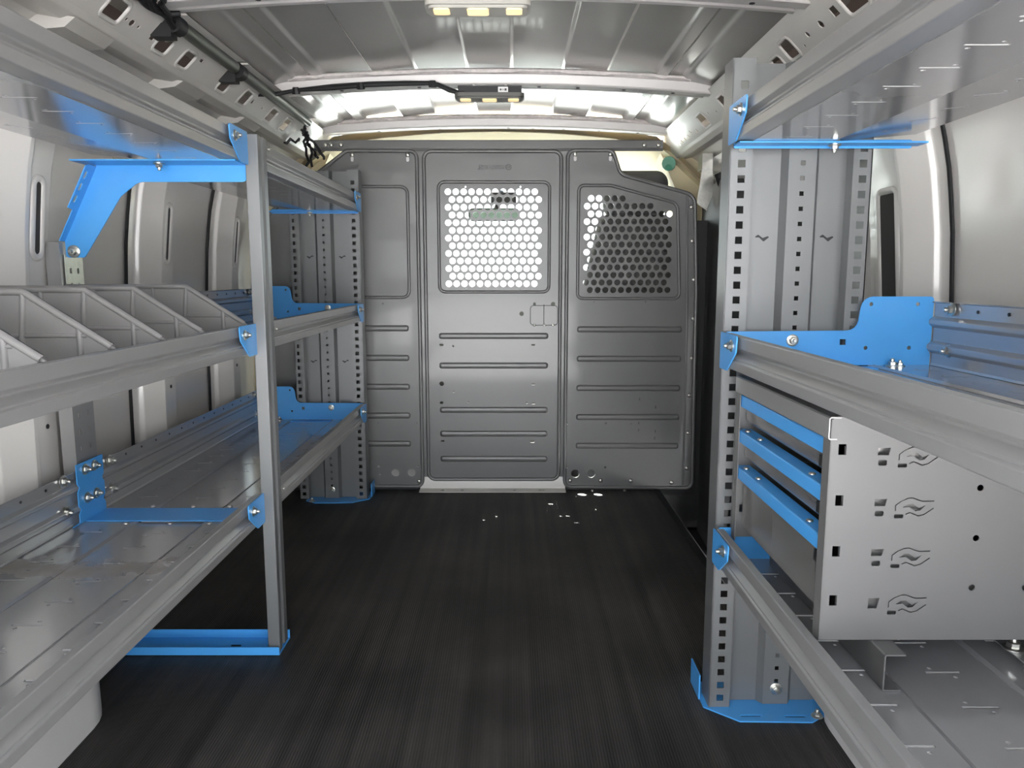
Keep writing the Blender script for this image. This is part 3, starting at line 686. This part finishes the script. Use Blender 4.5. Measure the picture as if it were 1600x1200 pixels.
m = MB(); m.plate([(CX, CZ0), (.745, CZ0), (.745, CZ1-.02), (CX, CZ1-.02)], [sq(.402, zz, .0095, .0135) for zz in (.462, .398)], lambda a, b, c: Vector((a, CY1-.002-c, b)), .0016)
m.box(CX-.0005, CX+.0011, CY1-.022, CY1-.002, CZ0, CZ1-.02)
m.build('side_panel', 'cabinet', cab, 0)
m = MB(); m.box(CX+.035, .745, CY0+.0018, CY1-.004, CZ0+.001, CZ0+.003); m.box(.743, .745, CY0+.0018, CY1-.004, CZ0, CZ1-.02); m.build('back_and_base', 'drawer', cab, 0)
m = MB(); m.box(CX, .745, CY0, CY1-.001, CZ1-.0200, CZ1-.0184); m.build('top_panel', 'cabinet', cab, 0)
m = MB(); m.strip(round_poly([(CX+.012, CZ1-.019), (CX-.003, CZ1-.019), (CX-.003, CZ1-.047), (CX+.008, CZ1-.047)], .003, 3, False), .0016, lambda a, b, c: Vector((a, c, b)), CY0-.001, CY1-.002); m.build('header_strip', 'tray', cab, 30)
DR = [(.602, .544, .003), (.541, .480, .0025), (.477, .356, .0025)]
for zt, zb, out in DR:
    m = MB()      # folded steel drawer front, round-bottomed
    m.strip(round_poly([(CX+.014, zt-.014), (CX+.014, zb+.014), (CX+.028, zb), (.70, zb)], [0, 0, .014, 0], 5, False), .0016, lambda a, b, c: Vector((a, c, b)), CY0+.012, CY1-.014)
    m.box(CX+.024, .70, CY0+.012, CY0+.014, zb+.004, zt-.010); m.box(CX+.024, .70, CY1-.016, CY1-.014, zb+.004, zt-.010); m.box(.698, .70, CY0+.012, CY1-.014, zb, zt-.010)
    dr = m.build('drawer', 'drawer', cab, 60)
    m = MB(); m.strip(round_poly([(CX+.026, zt-.002), (CX+out, zt-.002), (CX+out, zt-.023), (CX+out+.006, zt-.023)], .0025, 3, False), .0018, lambda a, b, c: Vector((a, c, b)), CY0+.003, CY1-.004)
    pl = m.build('pull_bar', 'blue', dr, 40)
    for yy in (CY0+.075, CY1-.10, CY1-.035): bolt(pl, (CX+.011, yy, zt-.0005), (0, 0, 1), 'dome', .62)
    q = MB(); q.box(CX+.004, CX+.013, CY0+.006, CY0+.040, zt-.040, zt-.026); q.build('latch', 'black', dr, 0)
# support channels under the cabinet
def support(x, name, label):
    m = MB(); m.strip(round_poly([(x+.026, CZ0-.001), (x, CZ0-.001), (x, ZS[0]+.0005), (x+.022, ZS[0]+.0005)], .003, 3, False), .0018, lambda a, b, c: Vector((a, c, b)), .868, 1.28)
    o = m.build('support_channel', 'cabinet', cab, 30); return o
support(.452, '', ''); sc2 = support(.690, '', '')
m = MB(); m.strip(round_poly([(.655, ZS[0]+.012), (.672, ZS[0]+.012), (.680, ZS[0]+.002), (.70, ZS[0]+.002)], .003, 2, False), .0018, lambda a, b, c: Vector((a, c, b)), .86, 1.10); m.build('hold_down_clip', 'tray', cab, 30)
bolt(cab, (.664, .95, ZS[0]+.014), (0, 0, 1), 'hex', 1.3)

# ------------------------------------------------------------------ grey plastic dividers on the near left middle shelf
zd = ZS[1]+.001
dpts = [(-.880, zd), (-.880, .774), (-.868, .783), (-.640, .783), (-.530, .708), (-.526, .7045), (-.535, .7035), (-.537, zd)]
DIV = [(1.514, 'grey plastic shelf divider nearest the aisle post, farthest back on the middle shelf'), (1.302, 'second grey plastic shelf divider from the aisle post on the middle shelf'), (1.153, 'third grey plastic shelf divider from the aisle post, middle of the five'), (1.008, 'fourth grey plastic shelf divider from the aisle post on the middle shelf'), (.856, 'nearest grey plastic shelf divider, cut by the left picture edge')]
ribs2 = [([(-.878, .779), (-.642, .779), (-.531, .7065)], .0048), ([(-.642, .777), (-.655, zd+.002)], .0042), ([(-.877, .7215), (-.562, .7215)], .0030), ([(-.572, .731), (-.572, zd+.002)], .0042), ([(-.708, .777), (-.708, .7215)], .0038), ([(-.877, zd+.004), (-.540, zd+.004)], .003)]
dv0 = None
for y, lab in DIV:
    dv0_ = thing('shelf_divider', lab, 'shelf divider', (-.70, y, zd), 'plastic dividers on the middle shelf')
    if dv0 is None:
        m = MB(); m.plate([(a+.70, b-zd) for a, b in dpts], [], lambda a, b, c: Vector((a, c-.0015, b)), .003); pm = m.mesh('panel', 'plastic', 30)
        rms = []
        for pts, rr in ribs2:
            m = MB(); P2 = [(a+.70, b-zd) for a, b in pts]; P2 = round_poly(P2, .006, 3, False)
            m.bead(P2, lambda a, b, c: Vector((a, -.0012-c, b)), rr, 5, 1.15, False); m.bead(P2, lambda a, b, c: Vector((a, .0012+c, b)), rr, 5, 1.15, False); rms.append(m.mesh('moulded_rib', 'plastic', 70))
        dv0 = (pm, rms)
    o = bpy.data.objects.new('panel', dv0[0]); C.objects.link(o); o.parent = dv0_
    for me in dv0[1]:
        o = bpy.data.objects.new('moulded_rib', me); C.objects.link(o); o.parent = dv0_

# ------------------------------------------------------------------ roof lamps
def lamp(y, z, label, open_back):
    t = thing('ceiling_lamp', label, 'lamp', (XC, y, z), 'roof dome lamps')
    hw = .0975
    m = MB(); m.prism(rrect(XC-hw, XC+hw, y-.032, y+.030, .014, 4), XY(0), z, z+.010)
    m.prism(rrect(XC-hw+.006, XC+hw-.006, y-.027, y+.025, .012, 4), XY(0), z-.005, z)
    bz = m.build('bezel', 'bezel' if not open_back else 'bezel_dark', t, 30)
    for i, (cx, w, h) in enumerate(((-.067, .030, .024), (0, .040, .028), (.067, .030, .024))):
        m = MB(); m.prism(rrect(XC+cx-w/2, XC+cx+w/2, y-.024, y-.024+h+.008, .006, 4), XY(0), z-.0072, z-.004); m.build('lens', 'lens', t, 30)
    m = MB(); m.box(XC-.088, XC+.090, y-.020, y+.020, z+.010, z+.030); m.box(XC-.06, XC-.02, y-.024, y-.018, z+.012, z+.022); m.box(XC-.085, XC-.07, y-.024, y-.018, z+.014, z+.026); m.box(XC+.065, XC+.085, y-.024, y-.018, z+.012, z+.028)
    hs = m.build('housing', 'black', t, 0)
    m = MB(); m.plate(rrect(XC+.024, XC+.052, z+.0125, z+.027, .001, 1), [], XZ(y-.0202), .0006); st = m.build('sticker', 'paper', hs, 0)
    for a, b, c, d_ in ((.029, .034, .017, .022), (.037, .039, .017, .022), (.042, .048, .0165, .0225)):
        m = MB(); m.plate([(XC+a, z+c), (XC+b, z+c), (XC+b, z+d_), (XC+a, z+d_)], [], XZ(y-.0209), .0003); m.build('print_mark', 'print_ink', st, 0)
    for dx in (-.045, .045):
        m = MB(); m.lathe([(.007, .029), (.006, .034), (.003, .037)], (XC+dx, y-.005, z), (0, 0, 1), 10); m.build('clip', 'white_paint', t)
    return t
lamp(1.500, 1.290, 'beige roof lamp with three lit lenses at the top edge of the picture', False)
lamp(2.235, 1.294, 'dark roof lamp with open black housing hanging from the far roof bow', True)

# ------------------------------------------------------------------ wiring and tubes
m = MB(); cb = [(-.70, 2.19, 1.295), (-.665, 2.215, 1.300), (-.60, 2.215, 1.312), (-.50, 2.212, 1.319), (-.40, 2.210, 1.326), (-.30, 2.210, 1.329), (-.23, 2.212, 1.330), (-.205, 2.210, 1.325), (-.175, 2.212, 1.312), (-.145, 2.22, 1.305)]
m.tube(cb, [.006, .006, .005, .0085, .0075, .007, .006, .006, .0075, .006], 8)
wh = tag(m.build('wiring_harness', 'black'), 'black taped wiring harness running along the far roof bow to the lamp', 'cable')
for x, zz in ((-.60, 1.306), (-.42, 1.319), (-.22, 1.324)):
    q = MB(); q.lathe([(.011, -.006), (.012, 0), (.008, .012)], (x, 2.208, zz), (0, -.3, 1), 8); q.build('cable_clip', 'black', wh)
def rolled(y0, y1, label, x=-.672, z=1.300):
    t = thing('airbag_tube', label, 'tube', (x, (y0+y1)/2, z), 'tubes along the left roof rail')
    m = MB(); m.tube([(x, y0+.02, z), (x, (y0+y1)/2, z-.001), (x, y1, z)], .0145, 12); m.build('tube', 'tube_metal', t, 50)
    m = MB(); m.tube([(x-.002, y0-.005, z-.002), (x-.002, y0+.028, z-.002)], .0195, 12); m.box(x-.045, x-.004, y0-.008, y0+.022, z-.030, z-.004); m.build('end_clamp', 'black', t, 40)
    m = MB(); m.prism([(x-.004, z+.012), (x+.028, z+.012), (x+.024, z+.016), (x-.004, z+.016)], lambda a, b, c: Vector((a, c, b)), y0, y1); m.build('mounting_strip', 'railpaint', t, 0)
rolled(1.60, 1.93, 'grey metal tube with black clamp on left roof rail, nearer of the two')
rolled(1.955, 2.60, 'longer grey metal tube on left roof rail reaching toward the partition')
def wires(name, label, paths, r):
    t = thing(name, label, 'cable', paths[0][0], 'wire bundles on the left roof rail')
    for p in paths:
        m = MB(); m.tube(p, r, 6); m.build('wire', 'black', t)
def wiggle(a, b, n, amp):
    a, b = Vector(a), Vector(b)
    return [a.lerp(b, i/n)+Vector((random.uniform(-amp, amp), random.uniform(-amp, amp), random.uniform(-amp, amp))) for i in range(n+1)]
wires('wire_bundle', 'tangled black wires on left roof rail at the top edge of the picture', [wiggle((-.66, 1.30, 1.295+.006*k), (-.675, 1.60, 1.292+.006*k), 9, .008) for k in range(4)]+[wiggle((-.64, 1.44, 1.315), (-.66, 1.58, 1.30), 6, .010)], .0055)
wires('wire_bundle', 'tangled black wires hanging at the far end of left roof rail', [wiggle((-.68, 2.58, 1.275), (-.70+.02*k, 2.66+.01*k, 1.165+.012*k), 8, .011) for k in range(4)]+[wiggle((-.76, 2.60, 1.235), (-.70, 2.62, 1.250), 6, .011)], .0045)
m = MB(); m.tube([Vector((.583, 1.20, 1.262)), Vector((.575, 1.17, 1.268)), Vector((.572, 1.13, 1.262)), Vector((.580, 1.10, 1.248)), Vector((.585, 1.12, 1.244)), Vector((.585, 1.17, 1.250))], .0028, 6, True)
tag(m.build('wire_loop', 'cream'), 'cream loop of wire on the right roof rail', 'wire loop')

# ------------------------------------------------------------------ driver's cab beyond the partition
m = MB(); m.box(-.93, .80, 2.83, 4.45, -.19, -.16); m.build('floor_cab', 'rubber', None, 0)['kind'] = 'structure'
rows = []
for y, dz in ((2.93, -.045), (3.15, -.06), (3.45, -.07), (3.62, -.09)):
    rows.append([Vector((XC+x, y, 1.375+dz-.05*(x/.62)**2 if abs(x) < .63 else 1.315+dz-.9*(abs(x)-.63))) for x in (-.83, -.76, -.68, -.6, -.4, -.2, 0, .2, .4, .6, .68, .76, .83)])
m = MB(); m.loft(rows); m.loft([[p+Vector((0, 0, .03)) for p in r_] for r_ in rows]); struct(m.build('ceiling_cab', 'cream', None, 50))
for s, nm, wd in ((-1, 'wall_cab_left', 'window_1'), (1, 'wall_cab_right', 'window_2')):
    m = MB(); XW = XC+s*.885
    out = [(2.86, -.16), (4.40, -.16), (4.40, .72), (4.25, .78), (3.62, 1.26), (2.86, 1.26)]
    win = round_poly([(3.22, .70), (4.10, .70), (4.08, .80), (3.60, 1.17), (3.22, 1.19)], .04, 4)
    m.plate(out, [win], YZ(XW, s), .05); wc = struct(m.build(nm, 'cream', None, 0))
    m = MB(); m.plate(inset_poly(win, -.004), [], YZ(XW+s*.02, s), .004); o = m.build(wd, 'glass', None, 0); o['kind'] = 'structure'
    m = MB(); m.prism([(XC+s*.70, 1.10), (XC+s*.88, .60), (XC+s*.88, 1.24), (XC+s*.62, 1.275)], lambda a, b, c: Vector((a, c, b)), 2.98, 3.12); m.build('belt_pillar_trim', 'cream', wc, 0)
m = MB(); m.prism([(4.36, .74), (4.37, .745), (3.63, 1.275), (3.62, 1.27)], lambda a, b, c: Vector((c, a, b)), XC-.80, XC+.80); struct(m.build('window_3', 'glass', None, 0))
m = MB(); m.prism(round_poly([(4.46, -.16), (3.98, -.16), (3.86, .30), (3.80, .60), (3.84, .74), (4.02, .79), (4.20, .785), (4.46, .73)], .04, 4), lambda a, b, c: Vector((c, a, b)), -.93, .80)
db = tag(m.build('dashboard', 'dash', None, 30), 'dark dashboard seen low through the middle perforated window', 'dashboard')
m = MB(); m.prism(round_poly([(4.46, .60), (5.35, .48), (5.45, .30), (5.45, -.3), (4.46, -.3)], .05, 4), lambda a, b, c: Vector((c, a, b)), -.93, .80); struct(m.build('bonnet', 'white_paint', None, 30))
m = MB(); m.box(-.28, .16, 3.35, 4.0, -.16, .42); struct(m.build('engine_cover', 'dash', None, 0))
def seat(x, label):
    t = thing('car_seat', label, 'car seat', (x, 3.3, -.16), 'front seats in the cab')
    bp = round_poly([(-.235, .10), (.235, .10), (.225, .62), (.135, 1.04), (-.135, 1.04), (-.225, .62)], [.05, .05, .1, .06, .06, .1], 6)
    rows = []
    for ins, yy in ((.05, 0), (.012, .018), (0, .05), (.006, .10), (.05, .14)):
        rows.append([Vector((x+a, 2.99+yy+(.10*(.7-b)), b)) for a, b in inset_poly(bp, ins)])
    for r_ in rows: r_.append(r_[0])
    m = MB(); m.loft(rows); m.add(rows[0][:-1], [tuple(range(len(rows[0])-1))]); m.add(rows[-1][:-1], [tuple(range(len(rows[0])-1))]); m.build('backrest', 'seat_cloth', t, 60)
    m = MB(); hp = rrect(x-.125, x+.125, 1.02, 1.20, .05, 6); rows = []
    for ins, yy in ((.03, 0), (.004, .02), (0, .05), (.03, .09)): rows.append([Vector((a, 2.965+yy, b)) for a, b in inset_poly(hp, ins)])
    for r_ in rows: r_.append(r_[0])
    m.loft(rows); m.add(rows[0][:-1], [tuple(range(len(rows[0])-1))]); m.add(rows[-1][:-1], [tuple(range(len(rows[0])-1))]); m.build('headrest', 'seat_cloth', t, 60)
    m = MB(); m.prism(round_poly([(3.02, .04), (3.56, .06), (3.58, .20), (3.50, .25), (3.05, .19)], .04, 4), lambda a, b, c: Vector((c, a, b)), x-.24, x+.24); m.build('cushion', 'seat_cloth', t, 40)
    m = MB(); m.box(x-.20, x+.20, 3.08, 3.50, -.16, .05); m.build('pedestal', 'black', t, 0)
seat(.475, 'dark cloth passenger seat seen through the right-hand perforated window'); seat(-.57, 'dark cloth driver seat hidden behind the left partition panel')
mr = thing('rear_view_mirror', 'rear-view mirror seen through the middle perforated window', 'mirror', (-.09, 3.66, 1.10))
m = MB(); m.prism(rrect(-.205, .035, 1.055, 1.115, .022, 5), lambda a, b, c: Vector((a, c, b)), 3.655, 3.685); m.build('shell', 'black', mr, 30)
m = MB(); m.plate(rrect(-.198, .028, 1.061, 1.109, .018, 5), [], XZ(3.655), .001); m.build('mirror_face', 'mirror_glass', mr, 0)
m = MB(); m.tube([(-.08, 3.69, 1.10), (-.06, 3.72, 1.16), (-.05, 3.74, 1.20)], .012, 8); m.box(-.10, .02, 3.68, 3.75, 1.14, 1.19); m.build('mount', 'black', mr, 30)
m = MB(); m.tube([(.585, 2.93, 1.215), (.605, 3.02, 1.225), (.62, 3.12, 1.225)], .026, 12); m.tube([(.584, 2.925, 1.200), (.584, 2.935, 1.200)], .012, 10)
tag(m.build('airbag_roll', 'green', None, 50), 'green rolled airbag behind the top right corner of the partition', 'airbag')
